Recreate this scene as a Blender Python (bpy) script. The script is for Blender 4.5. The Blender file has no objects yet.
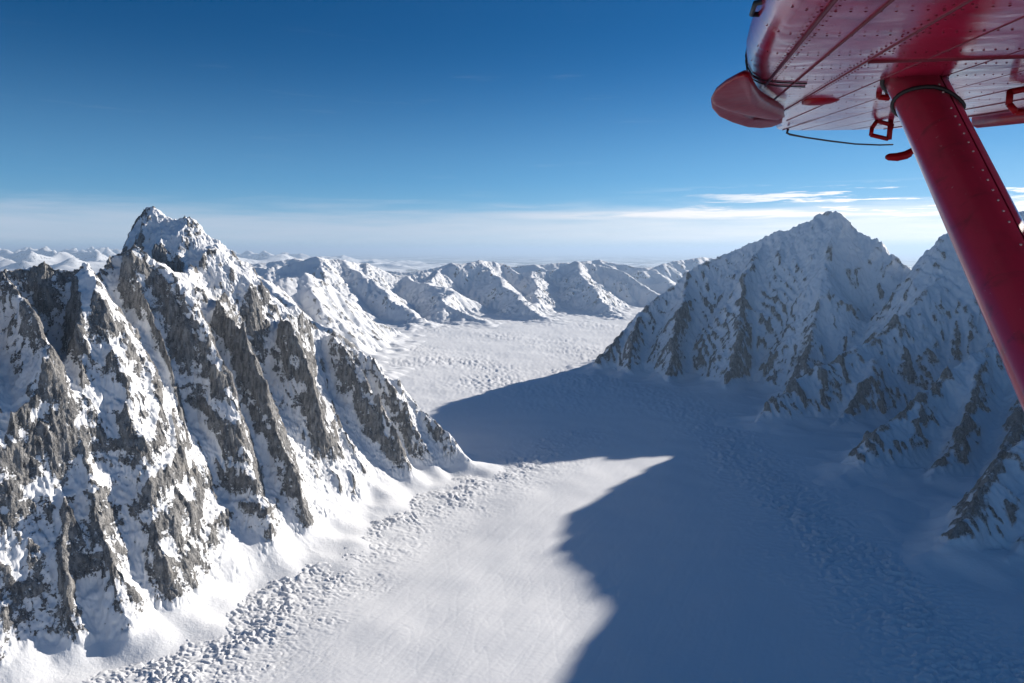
import bpy, bmesh, math, time
import numpy as np
from mathutils import Vector

T0 = time.time()
RNG = np.random.default_rng(7)
H = 1200.0                      # metres from the aircraft down to the glacier
PITCH = math.radians(7.6)
F = 24.0 / 36.0 * 1024.0
CP, SP = math.cos(PITCH), math.sin(PITCH)
SUN_AZ, SUN_EL = math.radians(52.0), math.radians(18.3)   # azimuth clockwise from +Y

scene = bpy.context.scene
COL = scene.collection


# ------------------------------------------------------------------ helpers
def cam_ray(px, py):
    return Vector(((px - 512.0) / F, (341.5 - py) / F, 1.0))      # right, up, forward


def to_world(v):
    return Vector((v[0], v[1] * SP + v[2] * CP, v[1] * CP - v[2] * SP))


def P(px, py, D):
    """A place at forward distance D (in H) along a sight line, as a world point."""
    r = to_world(cam_ray(px, py))
    k = D * H / r.y
    return (r.x * k, r.y * k, r.z * k + H)          # z measured above the glacier


def G(px, py):
    r = to_world(cam_ray(px, py))
    k = -H / r.z
    return (r.x * k, r.y * k)


def link(o, parent=None):
    COL.objects.link(o)
    if parent is not None:
        o.parent = parent
    return o


def tag(o, label=None, cat=None, kind=None, group=None):
    if label: o['label'] = label
    if cat: o['category'] = cat
    if kind: o['kind'] = kind
    if group: o['group'] = group
    return o


# ------------------------------------------------------------------ noise
_ang = RNG.random(256) * 2 * np.pi
_G2x, _G2y = np.cos(_ang).astype(np.float32), np.sin(_ang).astype(np.float32)
_g3 = RNG.normal(size=(256, 3)); _g3 /= np.linalg.norm(_g3, axis=1)[:, None]
_G3 = _g3.astype(np.float32)


def _hash(ix, iy, iz, seed):
    h = ix * np.uint32(374761393) + iy * np.uint32(668265263) + iz * np.uint32(2246822519) + np.uint32((seed * 3266489917) & 0xffffffff)
    h = (h ^ (h >> np.uint32(13))) * np.uint32(1274126177)
    return ((h ^ (h >> np.uint32(16))) & np.uint32(255)).astype(np.int32)


def _split(x):
    f = np.floor(x)
    return f.astype(np.int64).astype(np.uint32), (x - f).astype(np.float32)


def _fade(t):
    return t * t * t * (t * (t * 6 - 15) + 10)


def perlin2(x, y, seed=0):
    ix, fx = _split(x); iy, fy = _split(y)
    u, v = _fade(fx), _fade(fy)
    z = np.uint32(0); one = np.uint32(1)

    def c(dx, dy):
        k = _hash(ix + np.uint32(dx), iy + np.uint32(dy), z, seed)
        return _G2x[k] * (fx - dx) + _G2y[k] * (fy - dy)
    a = c(0, 0); a += u * (c(1, 0) - a)
    b = c(0, 1); b += u * (c(1, 1) - b)
    return (a + v * (b - a)) * 1.5


def perlin3(x, y, z, seed=0):
    ix, fx = _split(x); iy, fy = _split(y); iz, fz = _split(z)
    u, v, w = _fade(fx), _fade(fy), _fade(fz)

    def c(dx, dy, dz):
        k = _hash(ix + np.uint32(dx), iy + np.uint32(dy), iz + np.uint32(dz), seed)
        return _G3[k, 0] * (fx - dx) + _G3[k, 1] * (fy - dy) + _G3[k, 2] * (fz - dz)
    a = c(0, 0, 0); a += u * (c(1, 0, 0) - a)
    b = c(0, 1, 0); b += u * (c(1, 1, 0) - b)
    a += v * (b - a)
    d = c(0, 0, 1); d += u * (c(1, 0, 1) - d)
    e = c(0, 1, 1); e += u * (c(1, 1, 1) - e)
    d += v * (e - d)
    return (a + w * (d - a)) * 1.5


def fbm(x, y, octv=4, seed=0, gain=0.5, lac=2.03):
    s = np.zeros(np.shape(x), np.float32); a = 1.0
    for o in range(octv):
        s += a * perlin2(x, y, seed + o)
        x, y = x * lac + 17.3, y * lac - 9.1
        a *= gain
    return s


def ridged(x, y, octv=4, seed=0, gain=0.5, lac=2.07):
    s = np.zeros(np.shape(x), np.float32); a = 1.0; w = 1.0
    for o in range(octv):
        n = 1.0 - np.abs(perlin2(x, y, seed + o)) * 1.6
        n = n * n
        s += a * n * w
        w = np.clip(n * 1.6, 0, 1)
        x, y = x * lac + 5.3, y * lac + 31.1
        a *= gain
    return s


def sstep(a, b, x):
    t = np.clip((x - a) / (b - a), 0, 1)
    return t * t * (3 - 2 * t)


def smax(a, b, k):
    d = np.clip(0.5 + 0.5 * (a - b) / k, 0, 1)
    return b + (a - b) * d + k * d * (1 - d)


def blur(a, n):
    """Box blur by cumulative sums, n cells each way."""
    for ax in (0, 1):
        p = np.concatenate([np.repeat(np.take(a, [0], ax), n + 1, ax), a, np.repeat(np.take(a, [-1], ax), n, ax)], ax)
        c = np.cumsum(p, ax, dtype=np.float64)
        m = a.shape[ax]
        a = ((np.take(c, np.arange(2 * n + 1, 2 * n + 1 + m), ax) - np.take(c, np.arange(0, m), ax)) / (2 * n + 1)).astype(np.float32)
    return a


# ------------------------------------------------------------------ meshes from grids
def grid_mesh(name, X, Y, Z, mat, attrs=None):
    n, m = X.shape
    co = np.stack([X, Y, Z], -1).reshape(-1, 3).astype(np.float32)
    idx = np.arange(n * m, dtype=np.int32).reshape(n, m)
    q = np.stack([idx[:-1, :-1], idx[1:, :-1], idx[1:, 1:], idx[:-1, 1:]], -1).reshape(-1, 4)
    # keep the faces turned upwards
    a = co[q[0, 1]] - co[q[0, 0]]; b = co[q[0, 3]] - co[q[0, 0]]
    if a[0] * b[1] - a[1] * b[0] < 0:
        q = q[:, ::-1]
    q = np.ascontiguousarray(q)
    me = bpy.data.meshes.new(name)
    me.vertices.add(len(co)); me.vertices.foreach_set('co', co.ravel())
    me.loops.add(q.size); me.loops.foreach_set('vertex_index', q.ravel())
    me.polygons.add(len(q)); me.polygons.foreach_set('loop_start', np.arange(0, q.size, 4, dtype=np.int32))
    me.polygons.foreach_set('use_smooth', np.ones(len(q), bool))
    me.update(calc_edges=True)
    for k, v in (attrs or {}).items():
        at = me.attributes.new(k, 'FLOAT', 'POINT')
        at.data.foreach_set('value', np.ascontiguousarray(v, dtype=np.float32).ravel())
    me.materials.append(mat)
    o = bpy.data.objects.new(name, me)
    return link(o)


# ------------------------------------------------------------------ ridge heightfields
def R(pts, sl=2.2, sr=2.2, rnd=10, fl=8, fw=45, jag=8, k=12, d1=None, s2=None):     # d1, s2: steeper beyond this distance
    return dict(p=np.array(pts, np.float32), sl=sl, sr=sr, rnd=rnd, fl=fl, fw=fw, jag=jag, k=k, d1=d1, s2=s2)


def ridge_height(x, y, ridges, floor=-400.0):
    hh = np.full(x.shape, floor, np.float32)
    for ri, r in enumerate(ridges):
        p = r['p']
        best = np.full(x.shape, -1e6, np.float32)
        bs = np.zeros(x.shape, np.float32); bd = np.zeros(x.shape, np.float32)
        s0 = 0.0
        for a, b in zip(p[:-1], p[1:]):
            ex, ey = b[0] - a[0], b[1] - a[1]
            L = math.hypot(ex, ey) + 1e-3
            t = np.clip(((x - a[0]) * ex + (y - a[1]) * ey) / (L * L), 0, 1)
            dx = x - (a[0] + ex * t); dy = y - (a[1] + ey * t)
            d = np.sqrt(dx * dx + dy * dy)
            side = (ex * dy - ey * dx) / (L * (d + 5.0))
            w = 0.5 + 0.5 * side
            sl = r['sr'] + (r['sl'] - r['sr']) * w
            dd = np.sqrt(d * d + r['rnd'] ** 2) - r['rnd']
            if r['d1']:
                drop = sl * np.minimum(dd, r['d1']) + r['s2'] * np.maximum(dd - r['d1'], 0)
            else:
                drop = sl * dd
            v = a[2] + (b[2] - a[2]) * t - drop
            m = v > best
            best = np.where(m, v, best)
            bs = np.where(m, s0 + L * t, bs); bd = np.where(m, d, bd)
            s0 += L
        if r['jag']:
            best = best + r['jag'] * (fbm(bs / 70 + ri * 13.7, bd / 300, 3, 40 + ri)) * np.exp(-bd / 90)
        if r['fl']:
            f = ridged(bs / r['fw'] + ri * 7.1 + 0.35 * fbm(x / 90, y / 90, 2, 91), bd / (r['fw'] * 5.5), 3, 60 + ri) - 0.75
            best = best + r['fl'] * f * sstep(4, 70, bd)
        hh = smax(best, hh, r['k'])
    return hh


def terrace(h, x, y, P_, amp, seed, tilt=(0.0, 0.0), wob=1.3):
    q = (h + tilt[0] * x + tilt[1] * y) / P_ + wob * fbm(x / (P_ * 3.2), y / (P_ * 3.2), 3, seed)
    loc = np.clip(0.6 + 0.9 * perlin2(x / (P_ * 4), y / (P_ * 4), seed + 9), 0, 1)
    return h + amp * loc * P_ / (2 * np.pi) * np.sin(2 * np.pi * q)


def flow(h, dx):
    """Steepest descent neighbour of every cell and how much ground drains through it."""
    n, m = h.shape
    hp = np.pad(h, 1, mode='edge')
    best = np.zeros((n, m), np.float32); rec = np.arange(n * m).reshape(n, m)
    idx = np.pad(rec, 1, mode='edge')
    for i, j in ((-1, -1), (-1, 0), (-1, 1), (0, -1), (0, 1), (1, -1), (1, 0), (1, 1)):
        nb = hp[1 + i:n + 1 + i, 1 + j:m + 1 + j]
        sl = (h - nb) / (dx * math.hypot(i, j))
        k = sl > best
        best = np.where(k, sl, best); rec = np.where(k, idx[1 + i:n + 1 + i, 1 + j:m + 1 + j], rec)
    r = rec.ravel(); own = r == np.arange(n * m)
    q = np.ones(n * m, np.float32); A = q.copy()
    q[own] = 0
    for it in range(260):
        q = np.bincount(r, q, n * m).astype(np.float32)
        A += q
        q[own] = 0
        if it % 20 == 0 and q.max() < .5: break
    return r, A.reshape(n, m), best


def erode(h, dx, rounds, k, talus, seed, base=0.0):
    """Cut gullies down the fall line and let over-steep ground slip: ribs and couloirs."""
    h = h + 2.5 * np.random.default_rng(seed).normal(size=h.shape).astype(np.float32)
    for i in range(rounds):
        r, A, sl = flow(h, dx)
        f = k * np.sqrt(np.minimum(A, 900)) * sstep(base - 60, base + 40, h) * np.clip(sl, 0, 1)
        hr = h.ravel()[r].reshape(h.shape)
        h = (h + f * hr) / (1 + f)
        for _ in range(2):
            for axx in (0, 1):
                d = np.diff(h, axis=axx)
                ex = np.sign(d) * np.maximum(np.abs(d) - talus * dx, 0) * .2
                if axx == 0:
                    h[:-1] += ex; h[1:] -= ex
                else:
                    h[:, :-1] += ex; h[:, 1:] -= ex
    return h


def upsample(c, n, m, f):
    i = np.minimum(np.arange(n) / f, c.shape[0] - 1.001); i0 = i.astype(int); t = (i - i0)[:, None].astype(np.float32)
    a = c[i0] * (1 - t) + c[i0 + 1] * t
    j = np.minimum(np.arange(m) / f, c.shape[1] - 1.001); j0 = j.astype(int); t = (j - j0)[None, :].astype(np.float32)
    return a[:, j0] * (1 - t) + a[:, j0 + 1] * t


def massif(name, mat, origin, ax, n_a, n_b, step, ridges, rock_frac, warp=18, crag=22, crag_l=150,
           terr=((70, .9), (24, .75)), ap_h0=110, ap_slope=0.62, wall=2.6, sink=10, disp=3.0, seed=0, gz=None, fine=1.0, floor=-6000.0,
           ero=(8, .05, 2.6, 2), low_rock=0.0, snow_top=0.0, fill=(9, 4), blk=1.0, ms=1.0, calm=None, fan=0, extra=None, feather=True):
    """A mountain as a dense surface: explicit ridges and ribs, craggy noise, ledges, snow aprons at the foot."""
    a = np.arange(n_a, dtype=np.float32) * step[0]
    b = np.arange(n_b, dtype=np.float32) * step[1]
    A, B = np.meshgrid(a, b, indexing='ij')
    ux, uy = ax
    X = origin[0] + A * ux + B * uy
    Y = origin[1] + A * uy - B * ux
    wa, wb = max(210.0, step[0] * 40), max(45.0, step[0] * 14)
    wx = X + warp * fbm(X / wa, Y / wa, 3, seed + 1) + warp * .35 * fbm(X / wb, Y / wb, 2, seed + 3)
    wy = Y + warp * fbm(X / wa, Y / wa, 3, seed + 2) + warp * .35 * fbm(X / wb, Y / wb, 2, seed + 4)
    h = ridge_height(wx, wy, ridges, floor)
    w = sstep(-60, 160, h)
    if calm:
        w = w * (1 - .93 * np.exp(-((X - calm[0]) / calm[2]) ** 2 - ((Y - calm[1]) / calm[3]) ** 2))
    h = h + w * crag * (ridged(X / crag_l, Y / crag_l, 5, seed + 5, .55) - 0.95)
    if extra is not None:
        h = extra(X, Y, h)
    rounds, ek, talus, ef = ero
    hc = np.maximum(h[::ef, ::ef], -250)
    he = erode(hc, step[0] * ef, rounds, ek, talus, seed)
    _, Ac, _s = flow(he, step[0] * ef)
    h = h + upsample(he - hc, n_a, n_b, ef)
    gully = upsample(blur(np.log(Ac), 1), n_a, n_b, ef)
    for nn in fill:                               # snow settles in the hollows of the gullies
        h = h + .75 * np.maximum(blur(h, nn) - h, 0) * w
    if fan:                                       # wind-smoothed fans along the foot
        low = 1 - sstep(fan * .4, fan, h)
        h = h + .85 * low * (blur(blur(h, 9), 9) - h)
        w = w * (1 - .8 * low)
    for i, (p_, am) in enumerate(terr):
        h = h + w * (terrace(h, X, Y, p_, am, seed + 20 + i, (.75, -.5)) - h)
    h = h + w * fine * 3.0 * fbm(X / 18, Y / 18, 3, seed + 8, .6)
    # snow apron: where the wall nears the glacier it eases into a fan
    h0 = ap_h0 * (1 + .55 * fbm(X / 240, Y / 240, 2, seed + 30))
    h0 = np.maximum(h0, 12)
    Lz = h0 * wall / ap_slope
    ap = h0 * np.exp(np.minimum(h - h0, 0) / Lz) - sink
    rockz = sstep(-10, 25, h - h0)
    hf = np.where(h > h0, h - sink, ap)
    if feather:
        e = np.minimum(np.minimum(A / step[0], n_a - 1 - A / step[0]), np.minimum(B / step[1], n_b - 1 - B / step[1]))
        hf = hf - (1 - sstep(0, 12, e)) * (hf + 60)
    # crags push out from the faces
    ga, gb = np.gradient(hf, step[0], step[1])
    sl = np.sqrt(ga * ga + gb * gb)
    gx = ga * ux + gb * uy; gy = ga * uy - gb * ux
    ln = np.sqrt(gx * gx + gy * gy + 1)
    steep = sstep(.9, 1.9, blur(sl, 2)) * rockz
    Z = hf
    n3 = perlin3(X / 34, Y / 34, Z / 48, seed + 50) * 1.0 + perlin3(X / 15, Y / 15, Z / 19, seed + 51) * .3 + perlin3(X / 7, Y / 7, Z / 9, seed + 52) * .15
    n3 = n3 - .45 * np.abs(perlin3(X / 24, Y / 24, Z / 60, seed + 53))
    n3 = n3 + blk * (1.7 * perlin3(X / 75, Y / 75, Z / 120, seed + 54) - 1.3 * np.abs(perlin3(X / 52, Y / 52, Z / 90, seed + 55)))
    kx, ky = X * .6 + Z * .5, Y * .6 - Z * .4
    crk = np.exp(-(perlin3(X / 42, Y / 42, Z / 170, seed + 56) / .07) ** 2) + .8 * np.exp(-(perlin3(kx / 40, ky / 40, Z / 60, seed + 57) / .06) ** 2)
    n3 = n3 + blk * (.5 - 1.0 * np.abs(perlin3(X / 22, Y / 22, Z / 46, seed + 58)) - .8 * np.abs(perlin3(X / 11, Y / 11, Z / 20, seed + 59)) - .5 * np.abs(perlin3(X / 6, Y / 6, Z / 10, seed + 60)) - .9 * crk)
    o = disp * steep * n3
    X2 = X - gx / ln * o; Y2 = Y - gy / ln * o; Z2 = Z + o / ln
    # how bare each spot is: steep, sheltered from snowfall, broken by patches
    score = .38 * np.arctan(blur(sl, 1)) + .62 * np.arctan(blur(sl, 6)) + .12 * fbm(X / 160, Y / 160, 2, seed + 70) \
        + .13 * perlin3(X / (62 * ms), Y / (62 * ms), Z / (80 * ms), seed + 71) + .10 * perlin3(X / (26 * ms), Y / (26 * ms), Z / (26 * ms), seed + 72) + .06 * perlin3(X / (11 * ms), Y / (11 * ms), Z / (11 * ms), seed + 73)
    conc = blur(hf, 5) - hf                       # gullies keep their snow
    score = score - np.clip(conc / 40, -.25, .25) - .022 * np.clip(gully - 2.0, 0, 4)
    score = score + low_rock * (1 - sstep(.1, .8, hf / H)) - snow_top * sstep(.75, 1.1, hf / H)
    score = score - (1 - rockz) * .6 - .12 * (1 - sstep(0, 60, h - h0))
    sel = rockz > .5
    thr = np.quantile(score[sel], 1 - rock_frac) if sel.any() else 1
    rock = np.clip((score - thr) / .16, -2, 2)
    z_off = -H
    if gz is not None:
        z_off = z_off + gz(X, Y)
    return grid_mesh(name, X2, Y2, Z2 + z_off, mat, {'rock': rock})


# ------------------------------------------------------------------ materials
def new_mat(name):
    m = bpy.data.materials.new(name); m.use_nodes = True
    nt = m.node_tree
    return m, nt, nt.nodes['Principled BSDF'], nt.nodes['Material Output']


def nd(nt, kind, **kw):
    n = nt.nodes.new(kind)
    for k, v in kw.items():
        if k in n.inputs:
            n.inputs[k].default_value = v
        else:
            setattr(n, k, v)
    return n


def math_n(nt, op, a, b=None, c=None, clamp=False):
    n = nt.nodes.new('ShaderNodeMath'); n.operation = op; n.use_clamp = clamp
    for i, v in enumerate((a, b, c)):
        if v is None: continue
        if isinstance(v, (int, float)): n.inputs[i].default_value = v
        else: nt.links.new(v, n.inputs[i])
    return n.outputs[0]


def mix_c(nt, fac, a, b):
    n = nt.nodes.new('ShaderNodeMix'); n.data_type = 'RGBA'
    for i, v in ((0, fac), (6, a), (7, b)):
        if isinstance(v, (int, float)): n.inputs[i].default_value = v
        elif isinstance(v, tuple): n.inputs[i].default_value = (*v, 1)
        else: nt.links.new(v, n.inputs[i])
    return n.outputs[2]


def noise_n(nt, vec, scale, detail=4, rough=.55, dist=0.0):
    n = nd(nt, 'ShaderNodeTexNoise', Scale=scale, Detail=detail, Roughness=rough, Distortion=dist)
    if vec is not None: nt.links.new(vec, n.inputs['Vector'])
    return n.outputs['Fac']


def smooth(nt, x, a, b):
    n = nt.nodes.new('ShaderNodeMapRange'); n.interpolation_type = 'SMOOTHSTEP'
    nt.links.new(x, n.inputs[0])
    n.inputs[1].default_value = a; n.inputs[2].default_value = b
    return n.outputs[0]


def scale_vec(nt, v, s):
    n = nt.nodes.new('ShaderNodeVectorMath'); n.operation = 'MULTIPLY'
    nt.links.new(v, n.inputs[0]); n.inputs[1].default_value = s
    return n.outputs[0]


SNOW = (.86, .87, .885)


def snow_rock(name, fine, tint_warm=.5, dark=1.0, bump=1.0, soft=1.0, brk=1.0):
    """Bare granite where the 'rock' attribute says so, snow elsewhere; 'fine' is the size in metres of the smallest crags."""
    m, nt, bs, out = new_mat(name)
    geo = nt.nodes.new('ShaderNodeNewGeometry'); pos = geo.outputs['Position']
    at = nd(nt, 'ShaderNodeAttribute', attribute_name='rock')
    n1 = noise_n(nt, pos, 1 / (fine * 9), 6, .62)
    n2 = noise_n(nt, pos, 1 / (fine * 2.6), 4, .6)
    v = math_n(nt, 'ADD', at.outputs['Fac'], math_n(nt, 'MULTIPLY', math_n(nt, 'SUBTRACT', n1, .5), 3.0 * brk))
    v = math_n(nt, 'ADD', v, math_n(nt, 'MULTIPLY', math_n(nt, 'SUBTRACT', n2, .5), 2.8 * brk))
    n3 = noise_n(nt, pos, 1 / (fine * 1.15), 3, .6)
    v = math_n(nt, 'ADD', v, math_n(nt, 'MULTIPLY', math_n(nt, 'SUBTRACT', n3, .5), 1.6))
    mask = smooth(nt, v, .05 - .11 * soft, .05 + .11 * soft)
    streak = noise_n(nt, scale_vec(nt, pos, (1 / (fine * 5), 1 / (fine * 5), 1 / (fine * 26))), 1.0, 5, .62)
    blot = noise_n(nt, pos, 1 / (fine * 40), 4, .55)
    c = mix_c(nt, smooth(nt, streak, .3, .72), (.06 * dark, .06 * dark, .063 * dark), (.37 * dark, .362 * dark, .35 * dark))
    c = mix_c(nt, math_n(nt, 'MULTIPLY', smooth(nt, blot, .5, .68), tint_warm), c, (.33 * dark, .28 * dark, .22 * dark))
    dust = math_n(nt, 'MULTIPLY', smooth(nt, noise_n(nt, pos, 1 / (fine * 1.6), 3, .65), .56, .68), .55)
    c = mix_c(nt, dust, c, (.62, .63, .65))
    col = mix_c(nt, mask, SNOW, c)
    nt.links.new(col, bs.inputs['Base Color'])
    bs.inputs['Roughness'].default_value = .75
    bs.inputs['Specular IOR Level'].default_value = .25
    hb = math_n(nt, 'ADD', math_n(nt, 'MULTIPLY', streak, 1.4), math_n(nt, 'ADD', math_n(nt, 'MULTIPLY', n2, .8), math_n(nt, 'MULTIPLY', n1, 1.6)))
    hr = math_n(nt, 'MULTIPLY', hb, math_n(nt, 'ADD', math_n(nt, 'MULTIPLY', mask, .85), .15))
    bp = nd(nt, 'ShaderNodeBump', Strength=.9 * bump, Distance=fine * 2.2)
    nt.links.new(hr, bp.inputs['Height']); nt.links.new(bp.outputs[0], bs.inputs['Normal'])
    return m


def plain_mat(name, col, rough=.5, spec=.5, metal=0.0, coat=0.0):
    m, nt, bs, out = new_mat(name)
    bs.inputs['Base Color'].default_value = (*col, 1)
    bs.inputs['Roughness'].default_value = rough
    bs.inputs['Specular IOR Level'].default_value = spec
    bs.inputs['Metallic'].default_value = metal
    bs.inputs['Coat Weight'].default_value = coat
    bs.inputs['Coat Roughness'].default_value = .06
    return m


M_near = snow_rock('granite_and_snow', 2.6, .15, 1.0, 1.25)
M_right = snow_rock('granite_and_snow_right', 4.0, .25, .85, 1.0, 5.0, .8)
M_far = snow_rock('snowy_range', 26.0, .2, .9, .1, 3.0)

# ------------------------------------------------------------------ glacier surface
LEFT_BAND = np.array([G(85, 730), G(200, 655), G(315, 568), G(405, 512), G(500, 474), G(580, 436)])
RIGHT_BAND = np.array([G(560, 372), G(640, 388), G(700, 415), G(770, 480), G(850, 560), G(930, 630), G(1010, 700)])


def dist_poly(x, y, p):
    best = np.full(x.shape, 1e9, np.float32); side = np.zeros(x.shape, np.float32)
    for a, b in zip(p[:-1], p[1:]):
        ex, ey = b[0] - a[0], b[1] - a[1]; L2 = ex * ex + ey * ey
        t = np.clip(((x - a[0]) * ex + (y - a[1]) * ey) / L2, 0, 1)
        dx, dy = x - a[0] - ex * t, y - a[1] - ey * t
        d = np.sqrt(dx * dx + dy * dy)
        m = d < best
        best = np.where(m, d, best); side = np.where(m, np.sign(ex * dy - ey * dx), side)
    return best, side


def glacier_z(x, y):
    flow_x = x * .465 + y * .885        # along the ice stream
    flow_y = x * .885 - y * .465        # across it
    wxx = x + 9 * perlin2(x / 60, y / 60, 201); wyy = y + 9 * perlin2(x / 60, y / 60, 202)
    d1, s1 = dist_poly(x + 60 * perlin2(x / 300, y / 300, 210), y, LEFT_BAND)
    d2, s2 = dist_poly(x + 70 * perlin2(x / 350, y / 350, 211), y, RIGHT_BAND)
    rel = y / H
    b1 = .75 * (1 - sstep(60, 210, d1)) + .45 * (1 - sstep(120, 420, d1 + 60 * perlin2(x / 120, y / 120, 260)))
    b1 = b1 * np.clip(.85 + .6 * perlin2(x / 150, y / 150, 212), .35, 1.1)
    b2 = (.7 * (1 - sstep(70, 240, d2)) + .4 * (1 - sstep(150, 480, d2))) * np.clip(.75 + .6 * perlin2(x / 170, y / 170, 213), .3, 1)
    far = sstep(3.5, 5.0, rel + .35 * fbm(x / 500, y / 500, 2, 214))
    # seracs: blocks parted by crevasses
    qx = flow_x + 14 * perlin2(x / 48, y / 48, 240) + 5 * perlin2(x / 15, y / 15, 241)
    qy = flow_y + 14 * perlin2(x / 48, y / 48, 242) + 5 * perlin2(x / 15, y / 15, 243)
    bil = np.minimum(np.abs(perlin2(qx / 25, qy / 33, 203)) * 2.2, 1.0)
    blocks = 1.25 * bil + .8 * np.abs(perlin2(qx / 11, qy / 14, 204)) * 1.6 + .7 * perlin2(qx / 60, qy / 70, 244) + .25 * perlin2(x / 8, y / 8, 245)
    blocks = blocks * np.clip(.9 + .5 * fbm(x / 110, y / 110, 2, 246), .45, 1.4)
    b1w = np.exp(-((d1 - 190) / 170) ** 2) * np.clip(perlin2(x / 150, y / 150, 247) + .35, 0, 1)
    lines = -np.exp(-(perlin2(qy / 15, flow_x / 120, 248) / .1) ** 2) * 2.6 * b1w
    n2 = perlin2(wxx / 34 + .3 * perlin2(x / 50, y / 50, 8), wyy / 22, 205)
    blk2 = sstep(-.2, .3, n2) + .4 * perlin2(wxx / 12, wyy / 12, 206)
    z = 4.4 * b1 * blocks + lines + 9.0 * b2 * blk2
    # far ice: crevasse fields bending round the corner
    bx = x * .8 + 260 * fbm(x / 1500, y / 1500, 2, 220); by = y * .55 + x * .25
    band = .5 + .5 * np.sin((by + .55 * bx + 350 * fbm(x / 2600, y / 2600, 2, 230)) / 250)
    fz = sstep(-.2, .3, perlin2(wxx / 30, wyy / 70, 207)) + .6 * sstep(-.2, .3, perlin2(wxx / 19, wyy / 44, 208)) + .8 * perlin2(wxx / 65, wyy / 150, 209)
    z = z + far * (1.6 + 5.0 * band * np.clip(.7 + perlin2(x / 500, y / 700, 231), .1, 1.3)) * fz
    # broad folds, flow lines and wind ripples on the smooth stream
    z = z + 10 * fbm(x / 700, y / 700, 3, 221) + .5 * perlin2(flow_y / 40, flow_x / 900, 222) + .3 * perlin2(flow_y / 17, flow_x / 260, 225)
    z = z + .22 * perlin2(qx / 9, qy / 16, 223) + .2 * fbm(x / 90, y / 90, 2, 224) - .45 * np.exp(-(perlin2(flow_y / 34 + .4 * perlin2(x / 200, y / 200, 250), flow_x / 700, 249) / .07) ** 2) - .3 * np.exp(-(perlin2(flow_y / 60 + flow_x / 160, flow_x / 300, 251) / .05) ** 2)
    return z.astype(np.float32)


def gz_smooth(x, y):
    return 10 * fbm(x / 700, y / 700, 3, 221)


def build_glacier():
    m, nt, bs, out = new_mat('glacier_snow')
    geo = nt.nodes.new('ShaderNodeNewGeometry'); pos = geo.outputs['Position']
    n = noise_n(nt, pos, 1 / 160, 5, .6)
    c = mix_c(nt, n, (.84, .85, .865), (.88, .885, .895))
    nt.links.new(c, bs.inputs['Base Color'])
    bs.inputs['Roughness'].default_value = .8
    bs.inputs['Specular IOR Level'].default_value = .2
    bp = nd(nt, 'ShaderNodeBump', Strength=.2, Distance=1.0)
    nt.links.new(noise_n(nt, scale_vec(nt, pos, (.16, .1, .1)), 1.0, 4, .6), bp.inputs['Height'])
    nt.links.new(bp.outputs[0], bs.inputs['Normal'])
    rows = 1120
    inv = np.linspace(1 / .78, 1 / 14.0, rows)
    Yr = (H / inv).astype(np.float32)
    u = np.linspace(-1.15, 1.25, 1340).astype(np.float32)
    YY, UU = np.meshgrid(Yr, u, indexing='ij')
    XX = YY * UU
    Z = glacier_z(XX, YY) - H
    e = np.minimum(np.arange(rows)[:, None], rows - 1 - np.arange(rows)[:, None]) + 0 * XX
    e = np.minimum(e, np.minimum(np.arange(1340)[None, :], 1339 - np.arange(1340)[None, :]) + 0 * XX)
    Z = Z - (1 - sstep(0, 10, e)) * 45
    o = grid_mesh('glacier', XX, YY, Z, m)
    tag(o, 'broad snow covered glacier winding down the valley, smooth middle with crevassed margins', None, 'structure')


def build_ground():
    m, nt, bs, out = new_mat('snowfield_and_lowland')
    geo = nt.nodes.new('ShaderNodeNewGeometry'); pos = geo.outputs['Position']
    sep = nt.nodes.new('ShaderNodeSeparateXYZ'); nt.links.new(pos, sep.inputs[0])
    v = scale_vec(nt, pos, (1 / 5200, 1 / 3800, 0))
    n = noise_n(nt, v, 1.0, 7, .62, .4)
    ln = nt.nodes.new('ShaderNodeVectorMath'); ln.operation = 'LENGTH'; nt.links.new(pos, ln.inputs[0])
    away = smooth(nt, ln.outputs['Value'], 17000, 30000)
    f = math_n(nt, 'MULTIPLY', smooth(nt, n, .42, .56), away)
    c = mix_c(nt, f, (.82, .84, .86), (.07, .085, .075))
    nt.links.new(c, bs.inputs['Base Color']); bs.inputs['Roughness'].default_value = .85
    bs.inputs['Specular IOR Level'].default_value = .1
    rr = np.concatenate([np.array([0.0]), np.geomspace(200, 380000, 170)]).astype(np.float32)
    th = np.linspace(0, 2 * np.pi, 361).astype(np.float32)
    RR, TH = np.meshgrid(rr, th, indexing='ij')
    X, Y = RR * np.sin(TH), RR * np.cos(TH)
    Z = -H - 42 - 380 * sstep(15000, 32000, RR) + 60 * fbm(X / 6000, Y / 6000, 3, 301) * sstep(12000, 30000, RR)
    o = grid_mesh('ground', X, Y, Z, m)
    tag(o, 'flat snowy lowland with dark forest reaching to the horizon', None, 'structure')


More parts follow.
